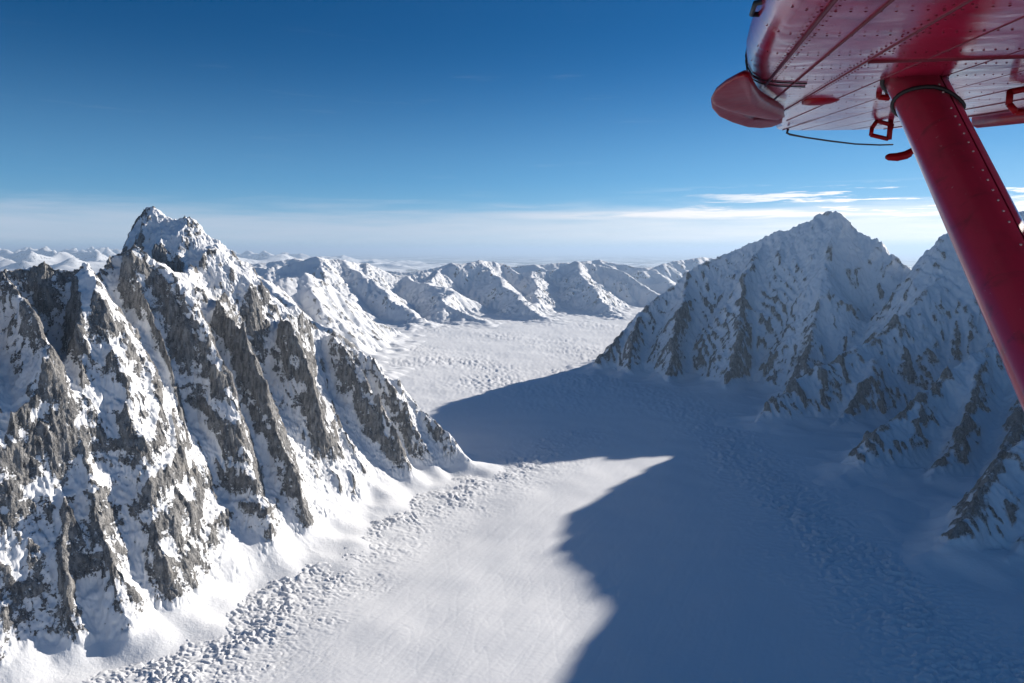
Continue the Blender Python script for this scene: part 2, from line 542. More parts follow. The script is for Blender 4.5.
# ------------------------------------------------------------------ left mountain
def build_left():
    crest = R([P(-260, 240, 1.6), P(-120, 258, 1.8), P(-40, 262, 1.95), P(4, 262, 2.0), P(22, 266, 2.03), P(45, 264, 2.06), P(70, 266, 2.09),
               P(82, 263, 2.1), P(98, 268, 2.2), P(115, 250, 2.3), P(133, 243, 2.33)], 1.5, 5.0, 8, 8, 60, 10, 14)
    dome = R([P(104, 244, 2.8), P(114, 227, 2.77), P(129, 216, 2.74), P(142, 211, 2.72), P(156, 208, 2.7), P(183, 215, 2.72), P(207, 229, 2.74), P(228, 243, 2.77), P(245, 266, 2.8)],
             1.25, 1.45, 20, 5, 60, 3, 10, 150, 2.8)
    spur = R([P(203, 240, 2.75), P(230, 258, 2.8), P(243, 276, 2.84), P(262, 292, 2.9), P(290, 304, 2.97), P(330, 328, 3.05), P(372, 357, 3.12), P(404, 386, 3.1),
              P(426, 410, 3.07), P(446, 430, 3.05), P(468, 452, 3.03)], 1.3, 2.3, 12, 8, 55, 8, 14)
    saddle = R([P(140, 252, 2.35), P(185, 268, 2.5), P(200, 262, 2.72)], 2.4, 2.0, 16, 4, 60, 3, 25)
    # the broken lower slopes that the pillars stand on
    ped = R([(-1.26 * H, 2.02 * H, .54 * H), (-1.18 * H, 2.16 * H, .58 * H), (-.98 * H, 2.5 * H, .52 * H), (-.70 * H, 2.9 * H, .36 * H), (-.42 * H, 3.08 * H, .16 * H)],
            1.3, 1.3, 20, 26, 95, 8, 30)
    # pillars and buttresses: steep shaded near side, broader sunlit far side
    r0 = R([P(86, 264, 2.06), P(98, 290, 1.99), P(114, 345, 1.94), P(126, 400, 1.89), P(138, 460, 1.83), P(150, 525, 1.77)], 2.3, 4.0, 38, 10, 55, 7, 12)
    r1 = R([P(128, 247, 2.27), P(139, 285, 2.2), P(157, 322, 2.16), P(170, 365, 2.12), P(184, 415, 2.08), P(197, 455, 2.04)], 5.0, 6.5, 8, 5, 40, 5, 6)
    r2 = R([P(133, 242, 2.28), P(152, 251, 2.3), P(172, 269, 2.3), P(190, 291, 2.29), P(206, 322, 2.27), P(220, 358, 2.24), P(231, 395, 2.21), P(241, 440, 2.17), P(252, 482, 2.12), P(266, 520, 2.08)], 5.0, 4.6, 46, 3, 50, 4, 6)
    r3 = R([P(240, 276, 2.78), P(226, 290, 2.6), P(215, 297, 2.46), P(228, 305, 2.42), P(244, 324, 2.40), P(260, 368, 2.36), P(272, 410, 2.32), P(288, 455, 2.27),
            P(302, 495, 2.23)], 2.9, 7.0, 14, 6, 40, 6, 6)
    r4 = R([P(300, 308, 2.93), P(290, 312, 2.8), P(281, 314, 2.66), P(291, 322, 2.63), P(302, 352, 2.6), P(312, 384, 2.56)], 2.9, 7.0, 14, 5, 40, 6, 6)
    r5 = R([P(332, 330, 3.02), P(342, 342, 2.95), P(358, 365, 2.9), P(378, 397, 2.86), P(396, 430, 2.83), P(408, 455, 2.81)], 2.4, 3.2, 14, 9, 50, 8, 8)
    r5b = R([P(374, 357, 3.1), P(392, 382, 3.05), P(410, 412, 3.0), P(430, 445, 2.96)], 2.2, 2.8, 14, 9, 50, 8, 8)
    rm = R([P(76, 266, 2.03), P(80, 320, 1.92), P(80, 380, 1.84), P(82, 440, 1.77), P(92, 500, 1.70), P(106, 560, 1.64), P(118, 605, 1.6)], 2.0, 4.5, 14, 11, 50, 9, 10)
    rt = R([P(60, 465, 1.72), P(66, 505, 1.66), P(64, 560, 1.6), P(70, 600, 1.56)], 3.4, 4.0, 8, 6, 30, 7, 6)
    rl = R([P(6, 264, 1.96), P(28, 306, 1.86), P(48, 337, 1.80), P(36, 385, 1.74), P(5, 425, 1.67), P(-40, 480, 1.58)], 4.6, 2.2, 10, 10, 55, 8, 10)
    rl2 = R([P(-60, 262, 1.85), P(-40, 330, 1.7), P(-60, 400, 1.6), P(-110, 500, 1.48)], 2.6, 2.0, 14, 10, 55, 8, 10)
    ridges = [crest, dome, spur, saddle, ped, r0, r1, r2, r3, r4, r5, r5b, rm, rt, rl, rl2]
    ax = (.465, .885)
    # a runs along the wall, b outwards over the glacier
    org = (-2.35 * H, 1.05 * H)
    o = massif('mountain', M_near, org, ax, 1300, 720, (2.74, 2.42), ridges, .335, warp=13, crag=28, crag_l=190, terr=((135, .6), (64, .3), (25, .5)), ero=(4, .03, 3.6, 4), fill=(16, 8, 4), fan=230, ms=1.4,
               ap_h0=62, ap_slope=.6, wall=1.3, sink=7, disp=5.0, seed=100, gz=gz_smooth)
    tag(o, 'jagged granite mountain with snow filled gullies and sunlit pillars rising over the glacier', None, 'structure')


# ------------------------------------------------------------------ right mountain
def build_right():
    Hh = H
    main = R([P(600, 356, 5.62), P(616, 336, 5.72), P(640, 310, 5.85), P(660, 291, 5.9), P(690, 268, 5.9), P(714, 258, 5.85), P(735, 246, 5.8), P(765, 232, 5.65),
              P(790, 223, 5.5), P(820, 213, 5.38), P(836, 205, 5.3), P(850, 219, 5.26), P(880, 240, 5.10), P(914, 270, 4.82), P(927, 246, 4.62), P(945, 232, 4.5),
              P(985, 216, 4.4), P(1024, 209, 4.3)] +
             [(3.22 * Hh, 4.12 * Hh, 1.25 * Hh), (3.27 * Hh, 3.92 * Hh, 1.34 * Hh), (3.32 * Hh, 3.7 * Hh, 1.38 * Hh), (3.5 * Hh, 3.0 * Hh, 1.4 * Hh), (3.6 * Hh, 2.2 * Hh, 1.35 * Hh), (3.6 * Hh, 1.2 * Hh, 1.3 * Hh)],
             1.3, 1.85, 8, 13, 48, 8, 12)
    a1 = R([P(836, 213, 5.3), P(826, 260, 5.05), P(818, 305, 4.85), P(806, 352, 4.6)], 1.3, 1.7, 10, 14, 60, 10, 20)
    a2 = R([P(765, 232, 5.65), P(745, 275, 5.4), P(738, 325, 5.1), P(728, 380, 4.8)], 2.4, 1.5, 10, 14, 60, 10, 20)
    a3 = R([P(690, 268, 5.9), P(678, 310, 5.55), P(674, 350, 5.25), P(668, 380, 5.05)], 2.4, 1.5, 10, 14, 60, 10, 20)
    a4 = R([P(640, 310, 5.85), P(632, 340, 5.55), P(628, 365, 5.4)], 1.8, 1.8, 12, 20, 70, 10, 20)
    s1 = R([P(945, 232, 4.55), P(960, 255, 4.4), P(920, 295, 4.3), P(880, 326, 4.22), P(850, 350, 4.12), P(812, 366, 4.02), P(778, 394, 3.9), P(758, 414, 3.84)], 1.5, 1.5, 10, 20, 80, 12, 16)
    s1b = R([P(885, 335, 4.2), P(870, 370, 4.0), P(850, 400, 3.85), P(830, 428, 3.72)], 1.8, 1.8, 10, 18, 60, 10, 16)
    s2 = R([(3.3 * Hh, 3.7 * Hh, 1.38 * Hh), P(1110, 250, 3.6), P(1040, 308, 3.45), P(985, 345, 3.35), P(942, 374, 3.24), P(902, 404, 3.1), P(868, 440, 2.97), P(848, 468, 2.9)], 1.6, 1.6, 10, 18, 70, 12, 16)
    s2b = R([P(985, 345, 3.35), P(974, 392, 3.1), P(956, 432, 2.93), P(926, 480, 2.8)], 1.7, 1.7, 10, 14, 60, 10, 16)
    s2c = R([P(1045, 306, 3.45), P(1032, 365, 3.15), P(1014, 425, 2.9), P(985, 482, 2.72)], 1.7, 1.7, 10, 14, 60, 10, 16)
    s3 = R([(3.5 * Hh, 2.9 * Hh, 1.38 * Hh), P(1210, 330, 2.75), P(1110, 395, 2.55), P(1040, 425, 2.42), P(990, 462, 2.28), P(962, 500, 2.18), P(944, 535, 2.12)], 1.5, 1.9, 10, 24, 70, 12, 16)
    s3b = R([P(1060, 430, 2.42), P(1046, 475, 2.26), P(1030, 525, 2.12), P(1012, 562, 2.03)], 1.7, 1.9, 10, 18, 60, 10, 16)
    s4 = R([(3.55 * Hh, 2.2 * Hh, 1.33 * Hh), (2.6 * Hh, 2.0 * Hh, .8 * Hh), (1.9 * Hh, 1.75 * Hh, .25 * Hh)], 1.5, 1.5, 10, 18, 60, 10, 16)
    ridges = [main, a1, a2, a3, a4, s1, s1b, s2, s2b, s2c, s3, s3b, s4]
    o = massif('mountain', M_right, (0.12 * H, 0.9 * H), (0.0, 1.0), 1000, 800, (6.9, 6.2), ridges, .15, warp=22, crag=40, crag_l=360, low_rock=.26, snow_top=.16, ero=(3, .035, 2.2, 4), fill=(9, 4), ms=4.5, fan=55, calm=(3.2 * H, 4.1 * H, .42 * H, .55 * H),
               terr=((150, .4), (60, .35)), ap_h0=58, ap_slope=.5, wall=1.6, sink=9, disp=6.0, seed=400, gz=gz_smooth, fine=1.6)
    tag(o, 'broad snowy mountain in shadow with a pointed summit and rocky spurs beyond the wing strut', None, 'structure')


# ------------------------------------------------------------------ far ranges
def build_mid():
    hill = R([P(150, 268, 5.6), P(200, 266, 6.0), P(240, 266, 6.3), P(275, 277, 6.6), P(307, 273, 6.9), P(330, 281, 7.1), P(358, 305, 7.4), P(380, 322, 7.7), P(404, 332, 8.0)],
             .8, 1.0, 30, 45, 260, 20, 40)
    h2 = R([P(307, 273, 6.9), P(318, 300, 6.5), P(340, 320, 6.4)], .9, .9, 30, 30, 200, 15, 40)
    h3 = R([P(250, 268, 6.35), P(290, 300, 5.7), P(330, 325, 5.4)], .9, .9, 30, 30, 200, 15, 40)
    o = massif('mountain', M_far, (-5.6 * H, 4.6 * H), (0.0, 1.0), 330, 420, (16, 16), [hill, h2, h3], .08, warp=70, crag=30, crag_l=800, terr=((150, .1),), ero=(8, .05, 1.0, 2), fill=(),
               ap_h0=60, ap_slope=.3, wall=.9, sink=14, disp=0, seed=600, fine=.3)
    tag(o, 'low white hill with soft ridges standing behind the jagged granite mountain', None, 'structure')
    main = R([P(180, 262, 10.5), P(235, 264, 10.5), P(270, 266, 10.2), P(313, 256, 10.6), P(340, 259, 11), P(366, 262, 11.3), P(402, 276, 11.6), P(440, 268, 12), P(478, 259, 12.6), P(500, 262, 12.9),
              P(522, 272, 12.6), P(548, 270, 12.9), P(576, 261, 13.2), P(602, 263, 13.3), P(624, 273, 13.0), P(648, 286, 12.6), P(665, 298, 12.2)], .62, .7, 30, 45, 380, 18, 60)
    sp = [R([P(340, 259, 11), P(372, 280, 10.4), P(400, 304, 9.6), P(415, 320, 8.9)], .62, .62, 40, 60, 300, 20, 60),
          R([P(440, 268, 12), P(425, 282, 11.2), P(450, 303, 9.9), P(480, 320, 9.2)], .62, .62, 40, 60, 300, 20, 60),
          R([P(478, 259, 12.6), P(500, 280, 11.6), P(520, 300, 10.5), P(550, 317, 9.6)], .62, .62, 40, 60, 300, 20, 60),
          R([P(402, 276, 11.6), P(452, 290, 10.6), P(440, 310, 9.6)], .6, .6, 40, 50, 300, 20, 60),
          R([P(576, 261, 13.2), P(585, 280, 12.0), P(600, 298, 11.0), P(618, 313, 10.2)], .62, .62, 40, 60, 300, 20, 60),
          R([P(535, 271, 12.8), P(540, 290, 11.4), P(530, 310, 10.2)], .62, .62, 40, 60, 300, 20, 60),
          R([P(313, 256, 10.6), P(330, 285, 9.8), P(350, 305, 9.3)], .62, .62, 40, 60, 300, 20, 60)]
    o = massif('mountain', M_far, (-6.6 * H, 8.0 * H), (0.0, 1.0), 380, 640, (24, 20), [main] + sp, .03, warp=120, crag=20, crag_l=1300, terr=((200, .08),), ero=(8, .05, .85, 2), fill=(),
               ap_h0=70, ap_slope=.25, wall=.62, sink=14, disp=0, seed=700, fine=0)
    tag(o, 'pale range of rounded snowy mountains lying across the far end of the glacier', None, 'structure')
    far = R([P(600, 292, 17), P(640, 270, 17.5), P(662, 262, 18), P(690, 257, 18.5), P(706, 255, 19), P(740, 262, 19.5), P(800, 270, 20)], .55, .6, 60, 90, 600, 40, 80)
    far2 = R([P(655, 266, 18), P(668, 280, 16.5), P(680, 292, 15.8)], .55, .55, 50, 60, 400, 30, 80)
    o = massif('mountain', M_far, (1.0 * H, 14.5 * H), (0.0, 1.0), 200, 240, (42, 42), [far, far2], .04, warp=150, crag=60, crag_l=1300, terr=((200, .1),), ero=(6, .05, .85, 1), fill=(),
               ap_h0=70, ap_slope=.25, wall=.6, sink=40, disp=0, seed=800, fine=0)
    tag(o, 'distant bluish mountain group peeping out left of the shadowed summit', None, 'structure')
    back = R([P(200, 264, 15.5), P(250, 262, 16), P(300, 257, 16.5), P(350, 264, 17), P(410, 271, 17), P(450, 262, 17.5), P(490, 266, 18), P(535, 263, 18), P(600, 259, 18.5), P(640, 266, 18), P(690, 264, 18.5)],
             .5, .55, 30, 45, 500, 20, 80)
    bs = [R([P(300, 257, 16.5), P(330, 275, 15.0)], .5, .5, 40, 40, 400, 20, 80), R([P(450, 262, 17.5), P(480, 280, 15.6)], .5, .5, 40, 40, 400, 20, 80),
          R([P(535, 263, 18), P(560, 281, 15.8)], .5, .5, 40, 40, 400, 20, 80), R([P(600, 259, 18.5), P(630, 280, 16.2)], .5, .5, 40, 40, 400, 20, 80)]
    o = massif('mountain', M_far, (-9.5 * H, 14.0 * H), (0.0, 1.0), 200, 480, (40, 34), [back] + bs, .03, warp=150, crag=30, crag_l=1500, terr=((200, .05),),
               ero=(7, .05, .8, 1), fill=(), ap_h0=70, ap_slope=.25, wall=.5, sink=40, disp=0, seed=850, fine=0)
    tag(o, 'farthest clear line of pale blue snowy peaks behind the rounded range', None, 'structure')
    # the most distant range along the skyline
    a = np.linspace(-62000, 34000, 620).astype(np.float32); b = np.linspace(30000, 90000, 260).astype(np.float32)
    X, Y = np.meshgrid(a, b, indexing='ij')
    env = sstep(30000, 38000, Y) * (1 - sstep(80000, 90000, Y))
    lft = .12 + .88 * (1 - sstep(-30000, 6000, X + .1 * Y))
    h = env * (lft * 1250 * ridged(X / 9000, Y / 9000, 5, 900, .5) + 70 * fbm(X / 2600, Y / 2600, 3, 905)) * (.45 + .55 * sstep(30000, 70000, Y)) - 150
    ga, gb = np.gradient(h, a[1] - a[0], b[1] - b[0])
    sl = np.sqrt(ga * ga + gb * gb)
    rock = np.clip((sl - .33 + .2 * fbm(X / 4000, Y / 4000, 3, 907)) / .2, -2, 2)
    low = 1 - sstep(0, 350, h)
    rock = np.maximum(rock - 2.2, -2 + low * (1.6 + 2.2 * fbm(X / 3000, Y / 3000, 3, 908)))
    o = grid_mesh('hills', X, Y, h - H - 380, M_far, {'rock': rock})
    tag(o, 'faint snowy hills along the horizon', None, 'structure')


build_ground()
build_glacier()
build_left()
build_right()
build_mid()
print('terrain', time.time() - T0)


# ------------------------------------------------------------------ the aeroplane
# wing frame in camera axes: d out along the span, e1 along the chord (to the rear), e2 up from the skin
d_ = Vector((.268, .254, .929)).normalized()
e2 = Vector((0, .9647, -.2634)).normalized()
d_ = (d_ - e2 * d_.dot(e2)).normalized()
e1 = e2.cross(d_).normalized()
if e1.x < 0: e1 = -e1
HW = .261


def wp(px, py, v=0.0):
    """(chord, span) of the wing skin under a sight line."""
    r = cam_ray(px, py); t = (HW + v) / r.dot(e2)
    return t * r.dot(e1), t * r.dot(d_)


def W(u, s, v=0.0):
    return to_world(e1 * u + d_ * s + e2 * (HW + v))


def C(px, py, depth):
    return to_world(cam_ray(px, py) * depth)


class MB:
    def __init__(self): self.bm = bmesh.new(); self.mi = 0

    def face(self, vs):
        try:
            f = self.bm.faces.new(vs); f.smooth = True; f.material_index = self.mi
            return f
        except ValueError:
            return None

    def loft(self, rings, closed=True, caps=True):
        vr = [[self.bm.verts.new(p) for p in r] for r in rings]
        n = len(vr[0])
        for a, b in zip(vr[:-1], vr[1:]):
            for i in range(n if closed else n - 1):
                j = (i + 1) % n
                self.face((a[i], a[j], b[j], b[i]))
        if caps and closed:
            self.face(vr[0][::-1]); self.face(vr[-1])
        return vr

    def tube(self, pts, r, seg=8):
        pts = [Vector(p) for p in pts]
        rings = []
        for i, p in enumerate(pts):
            t = (pts[min(i + 1, len(pts) - 1)] - pts[max(i - 1, 0)]).normalized()
            a = t.orthogonal().normalized() if not rings else (pa - t * pa.dot(t)).normalized()
            pa = a
            b = t.cross(a)
            rr = r[i] if isinstance(r, (list, tuple)) else r
            rings.append([p + (a * math.cos(2 * math.pi * k / seg) + b * math.sin(2 * math.pi * k / seg)) * rr for k in range(seg)])
        self.loft(rings)

    def dome(self, c, n, r, hgt):
        n = n.normalized(); a = n.orthogonal().normalized(); b = n.cross(a)
        rings = []
        for k, (rr, hh) in enumerate(((1, -.2), (.8, .55), (.35, .95))):
            rings.append([c + (a * math.cos(t * math.pi / 3) + b * math.sin(t * math.pi / 3)) * r * rr + n * hgt * hh for t in range(6)])
        self.loft(rings)

    def build(self, name, mats, parent, bevel=0.0):
        bmesh.ops.recalc_face_normals(self.bm, faces=self.bm.faces)
        me = bpy.data.meshes.new(name); self.bm.to_mesh(me); self.bm.free()
        for m in (mats if isinstance(mats, (list, tuple)) else [mats]): me.materials.append(m)
        o = bpy.data.objects.new(name, me); link(o, parent)
        if bevel:
            md = o.modifiers.new('bevel', 'BEVEL'); md.width = bevel; md.segments = 2; md.limit_method = 'ANGLE'
        return o


def paint(name, col, rough=.2, wav=0.0, wscale=3.0, coat=.2, spec=.55):
    m, nt, bs, out = new_mat(name)
    tc = nt.nodes.new('ShaderNodeTexCoord')
    n = noise_n(nt, tc.outputs['Object'], 9.0, 5, .65)
    c = mix_c(nt, smooth(nt, n, .45, .75), col, tuple(x * .72 + .006 for x in col))
    grime = noise_n(nt, scale_vec(nt, tc.outputs['Object'], (2.2, 9.0, 7.0)), 2.0, 6, .7, .6)
    c = mix_c(nt, math_n(nt, 'MULTIPLY', smooth(nt, grime, .52, .72), .55), c, (.05, .03, .035))
    chip = noise_n(nt, tc.outputs['Object'], 70.0, 3, .6)
    c = mix_c(nt, math_n(nt, 'MULTIPLY', smooth(nt, chip, .70, .74), .6), c, (.5, .42, .42))
    nt.links.new(c, bs.inputs['Base Color'])
    bs.inputs['Specular IOR Level'].default_value = spec
    r = math_n(nt, 'ADD', math_n(nt, 'MULTIPLY', noise_n(nt, tc.outputs['Object'], 26, 4, .6), .16), rough - .06)
    nt.links.new(r, bs.inputs['Roughness'])
    bs.inputs['Coat Weight'].default_value = coat
    bs.inputs['Coat Roughness'].default_value = .16
    if wav:
        bp = nd(nt, 'ShaderNodeBump', Strength=wav, Distance=.02)
        nt.links.new(noise_n(nt, tc.outputs['Object'], wscale, 3, .5, .3), bp.inputs['Height'])
        nt.links.new(bp.outputs[0], bs.inputs['Normal'])
        nt.links.new(bp.outputs[0], bs.inputs['Coat Normal'])
    return m


M_skin = paint('wing_red_skin', (.42, .014, .055), .16, .3, 3.5, .1)
M_red = paint('red_paint', (.25, .0015, .006), .35, coat=0, spec=.12)
M_strut = paint('strut_red_paint', (.46, .028, .070), .3, coat=1.0, spec=.9)
M_rubber = plain_mat('black_rubber', (.012, .012, .014), .55, .4)
M_rivet = plain_mat('worn_rivet', (.55, .42, .42), .35, .5, .3)
M_seam = plain_mat('seam_red', (.12, .006, .018), .6, .3)
M_wire = plain_mat('grey_wire', (.05, .055, .065), .5, .4)


def build_aeroplane():
    root = bpy.data.objects.new('aeroplane', None); link(root)
    root.empty_display_size = .3
    tag(root, 'red high-wing aeroplane, its riveted wing underside and strut above the glacier', 'aeroplane')
    u0 = wp(745, 67)[0]
    s_tip = wp(800, 130)[1]
    uT = u0 + 1.86
    print('wing u0', u0, 's_tip', s_tip)
    prof = [(u0 + .10, .235), (u0 + .03, .17), (u0 + .004, .115), (u0 - .002, .075), (u0 + .006, .045), (u0 + .025, .022), (u0 + .06, .008), (u0 + .12, .002), (u0 + .22, 0.0),
            (u0 + .45, -.003), (u0 + .8, -.004), (u0 + 1.2, -.002), (u0 + 1.6, .003), (uT, .012), (uT, .03), (u0 + 1.2, .19), (u0 + .5, .27)]
    mb = MB()
    le = [(-1.0, u0), (wp(745, 67)[1], u0)] + [wp(*q)[::-1] for q in ((745, 84), (751, 102), (763, 117), (781, 128))]
    le_s = [q[0] for q in le]; le_u = [q[1] for q in le]

    def nose(s):
        return float(np.interp(s, le_s, le_u))
    ss = np.concatenate([np.linspace(-.9, le_s[1], 8), np.linspace(le_s[1] + .2, le_s[-1], 16), [s_tip + .01]])
    mb.loft([[W(nose(s) + (u - u0) * (uT - nose(s)) / (uT - u0), s, v) for u, v in prof] for s in ss])
    # raised lap seams running out along the span, and chordwise rows of rivets
    mb.mi = 1
    dn = -(to_world(e2))
    for du, wd in ((.105, .0022), (.2, .0012), (.33, .0012), (.48, .0015), (.66, .0015), (.85, .0015), (1.08, .002), (1.35, .002), (1.65, .002)):
        u = u0 + du
        rings = []
        for s in (-.2, 1, 2, 3, 4, 5, 6, s_tip - .02):
            if nose(s) > u - .04: break
            rings.append([W(u - wd, s, .004), W(u - wd, s, -.0045), W(u + wd, s, -.0045), W(u + wd, s, .004)])
        if len(rings) > 1: mb.loft(rings)
    for s in (2.28,):
        mb.loft([[W(u, s - .006, .004), W(u, s - .006, -.009), W(u, s + .006, -.009), W(u, s + .006, .004)] for u in np.linspace(u0 + .33, uT - .02, 8)])
    rows = [1.02, 1.26, 1.52, 1.8, 2.12, 2.42, 2.75, 3.1, 3.5, 3.95, 4.45, 5.0, 5.6, 6.3, 7.0]
    for s in rows:
        st = .026 if s < 3 else (.045 if s < 5 else .09)
        for u in np.arange(u0 + .02, uT - .03, st):
            du = u - u0
            if u < nose(s) + .01: continue
            v = np.interp(du, [.006, .025, .06, .12, .22], [.045, .022, .008, .002, -.003])
            mb.dome(W(u, s, v - .001), dn, .0032, .0016)
    for du in (.09, .12, .315, .345, .64, .68, 1.07):
        for s in np.arange(.9, 6.8, .05):
            if u0 + du < nose(s) + .03: continue
            mb.dome(W(u0 + du, s, -.002), dn, .003, .0014)
    wing = mb.build('wing', [M_skin, M_seam], root)
    # hollow in the nose of the wing and the strap round it near the tip
    mb = MB()
    c = C(752, 38, (W(u0, wp(752, 38)[1] * .9, .06)).length)
    sN = wp(757, 38)[1]
    vec = W(u0 - .001, sN, .06)
    mb.tube([W(u0 + .03, sN - .07, .065), W(u0 - .012, sN - .05, .065), W(u0 - .014, sN + .05, .06), W(u0 + .03, sN + .07, .06)], .006, 8)
    mb.build('landing_light_recess', M_rubber, root)
    mb = MB()
    for sB in (wp(750, 76)[1], wp(752, 80)[1]):
        mb.tube([W(nose(sB + .05 * k) + u - u0 - (.002 if k < 5 else 0), sB + .05 * k, v - .003) for k, (u, v) in enumerate(prof[2:9])], .0026, 6)
    mb.build('boot_strap', M_rubber, root)
    # drooped tip
    mb = MB()

    def lobe(outline, bulge, back):
        """A shell from an outline of (x, y, metres away), swollen below and above."""
        pts = [cam_ray(q[0], q[1]) * q[2] for q in outline]
        cen = sum(pts, Vector()) / len(pts)
        rings = []
        for k in range(-6, 7):
            a = k / 6.5 * math.pi / 2
            off = e2 * ((back if a > 0 else bulge) * math.sin(a))
            rings.append([to_world(cen + (p - cen) * math.cos(a) + off) for p in pts])
        mb.loft(rings)
    lobe([(743, 74, 1.9), (736, 77, 1.95), (725, 83, 2.05), (715, 91, 2.2), (711, 98, 2.35), (713, 104, 2.5), (724, 109, 2.7), (742, 114, 3.0), (764, 118.5, 3.5), (778, 120, 3.8), (785, 117, 3.8),
          (784, 111, 3.5), (772, 105, 3.1), (760, 97, 2.6), (753, 86, 2.15), (748, 76, 1.9)], .012, .05)
    lobe([(711, 99, 2.5), (712, 108, 2.8), (719, 116, 3.1), (732, 122, 3.5), (748, 127, 4.0), (761, 128, 4.5), (772, 127, 4.8), (782, 123, 4.8), (783, 117, 4.2), (766, 116, 4.0), (750, 112, 3.5), (735, 107, 2.9), (720, 101, 2.6)], .012, .05)
    mb.build('wing_tip', M_red, root)
    # strut
    p0 = Vector((.590, .386, 1)) * 2.4
    p1 = Vector((.815, -.086, 1)) * 1.605
    ax = (p1 - p0).normalized()
    wide = (e1 - ax * e1.dot(ax)).normalized()
    thick = ax.cross(wide).normalized()
    L = (p1 - p0).length
    aero = []
    for k in range(28):
        a = 2 * math.pi * k / 28
        x = math.cos(a); y = math.sin(a)
        tp = .5 - .18 * x if x > 0 else .5 - .02 * x
        aero.append((x * .5, y * .5 * (1 - .45 * max(x, 0) ** 1.5)))
    CH, TH = .196, .125

    def sec(t, k=1.0):
        c = p0 + (p1 - p0) * t
        return [to_world(c + wide * (x * CH * k) + thick * (y * TH * k)) for x, y in aero]
    mb = MB()
    mb.loft([sec(t) for t in np.linspace(-.06, 1.5, 14)])
    mb.mi = 1
    view = thick if (thick.dot(-(p0))) > 0 else -thick
    for t in np.linspace(.10, 1.45, 42):
        c = p0 + (p1 - p0) * t
        x = .13
        y = math.sqrt(max(0, 1 - (x * 2) ** 2)) * .5 * (1 - .45 * (x * 2) ** 1.5)
        if int(t * 977) % 9 == 0: continue
        mb.dome(to_world(c + wide * x * CH + view * (y * TH + .0005)), to_world(view), .0042, .003)
    mb.mi = 2
    x = .25
    y = math.sqrt(1 - (x * 2) ** 2) * .5 * (1 - .45 * (x * 2) ** 1.5)
    mb.loft([[to_world(p0 + (p1 - p0) * t + wide * (x * CH + a) + view * (y * TH + b)) for a, b in ((-.002, -.003), (-.002, .0018), (.002, .0012), (.002, -.003))] for t in (.02, .5, 1, 1.5)])
    strut = mb.build('wing_strut', [M_strut, M_rivet, M_seam], root)

    def ring(name, t, lean, r):
        mb = MB()
        c = p0 + (p1 - p0) * t
        pts = [c + wide * (x * CH * 1.04) + thick * (y * TH * 1.1) + ax * (lean * x) for x, y in aero]
        pts = pts + pts[:2]
        mb.tube([to_world(p) for p in pts], r, 8)
        return mb.build(name, M_rubber, strut)
    ring('clamp_band', .12, .06, .007)
    ring('root_seal', .0, .02, .009)
    # flap hanging under the trailing edge
    mb = MB()
    pr = [(0, .02), (.01, -.035), (.05, -.055), (.16, -.04), (.3, -.005), (.3, .01), (.12, .03)]
    sF0, sF1 = wp(962, 121)[1], 1.2
    mb.loft([[W(uT + .03 + u, s, v) for u, v in pr] for s in np.linspace(sF1, min(s_tip - .5, sF0), 10)])
    mb.build('flap', M_red, root)
    # small fairings and brackets under the wing
    mb = MB()
    uf, sf = wp(804, 100)
    rings = []
    for k, (x, w, hgt) in enumerate(((0, .10, .026), (.03, .12, .03), (.08, .12, .03), (.12, .09, .024), (.15, .045, .014), (.168, .006, .004))):
        rings.append([W(uf + x, sf + w * math.cos(a), .004 - hgt * max(0, math.sin(a)) if True else 0) for a in np.linspace(0, math.pi, 9)] )
    mb.loft(rings)
    mb.build('access_fairing', M_red, root)

    def bracket(pxs, depth, r, name='hinge_bracket', closed=True):
        mb = MB()
        pts = [C(x, y, depth) for x, y in pxs]
        if closed: pts = pts + [pts[0]]
        for a, b in zip(pts[:-1], pts[1:]):
            mb.tube([a, b], r, 8)
        for p in pts: mb.dome(p, Vector((0, 0, 1)), r * 1.05, r)
        return mb.build(name, M_red, root)
    bracket([(872, 128), (877, 121), (892, 125), (888, 139), (871, 135)], 5.2, .016)
    bracket([(889, 139), (891, 119)], 5.2, .02, 'hinge_bracket', False)
    bracket([(1010, 92), (1030, 88), (1034, 112), (1016, 112), (1009, 104)], 2.6, .012)
    bracket([(879, 88), (879, 97), (889, 98), (887, 87)], 2.9, .012, 'tie_down_ring')
    # balance weight on its arm behind the strut
    mb = MB()
    mb.tube([C(886, 157, 4.2), C(889, 157, 4.2), C(897, 157, 4.2), C(906, 155, 4.2), C(912, 151, 4.2), C(935, 142, 4.2), C(960, 118, 4.2)],
            [.012, .022, .026, .026, .02, .018, .016], 10)
    mb.tube([C(906, 157, 4.2), C(911, 155, 4.2)], [.014, .01], 8)
    mb.build('balance_weight', M_red, root)
    mb = MB()
    mb.tube([C(x, y, 6.6) for x, y in ((788, 129), (787, 133), (790, 134.5), (806, 137.5), (830, 141), (855, 144), (880, 145), (893, 144.5))], [.012, .012, .011, .009, .009, .008, .008, .008], 6)
    mb.build('static_discharger', M_wire, root)
    return root


build_aeroplane()

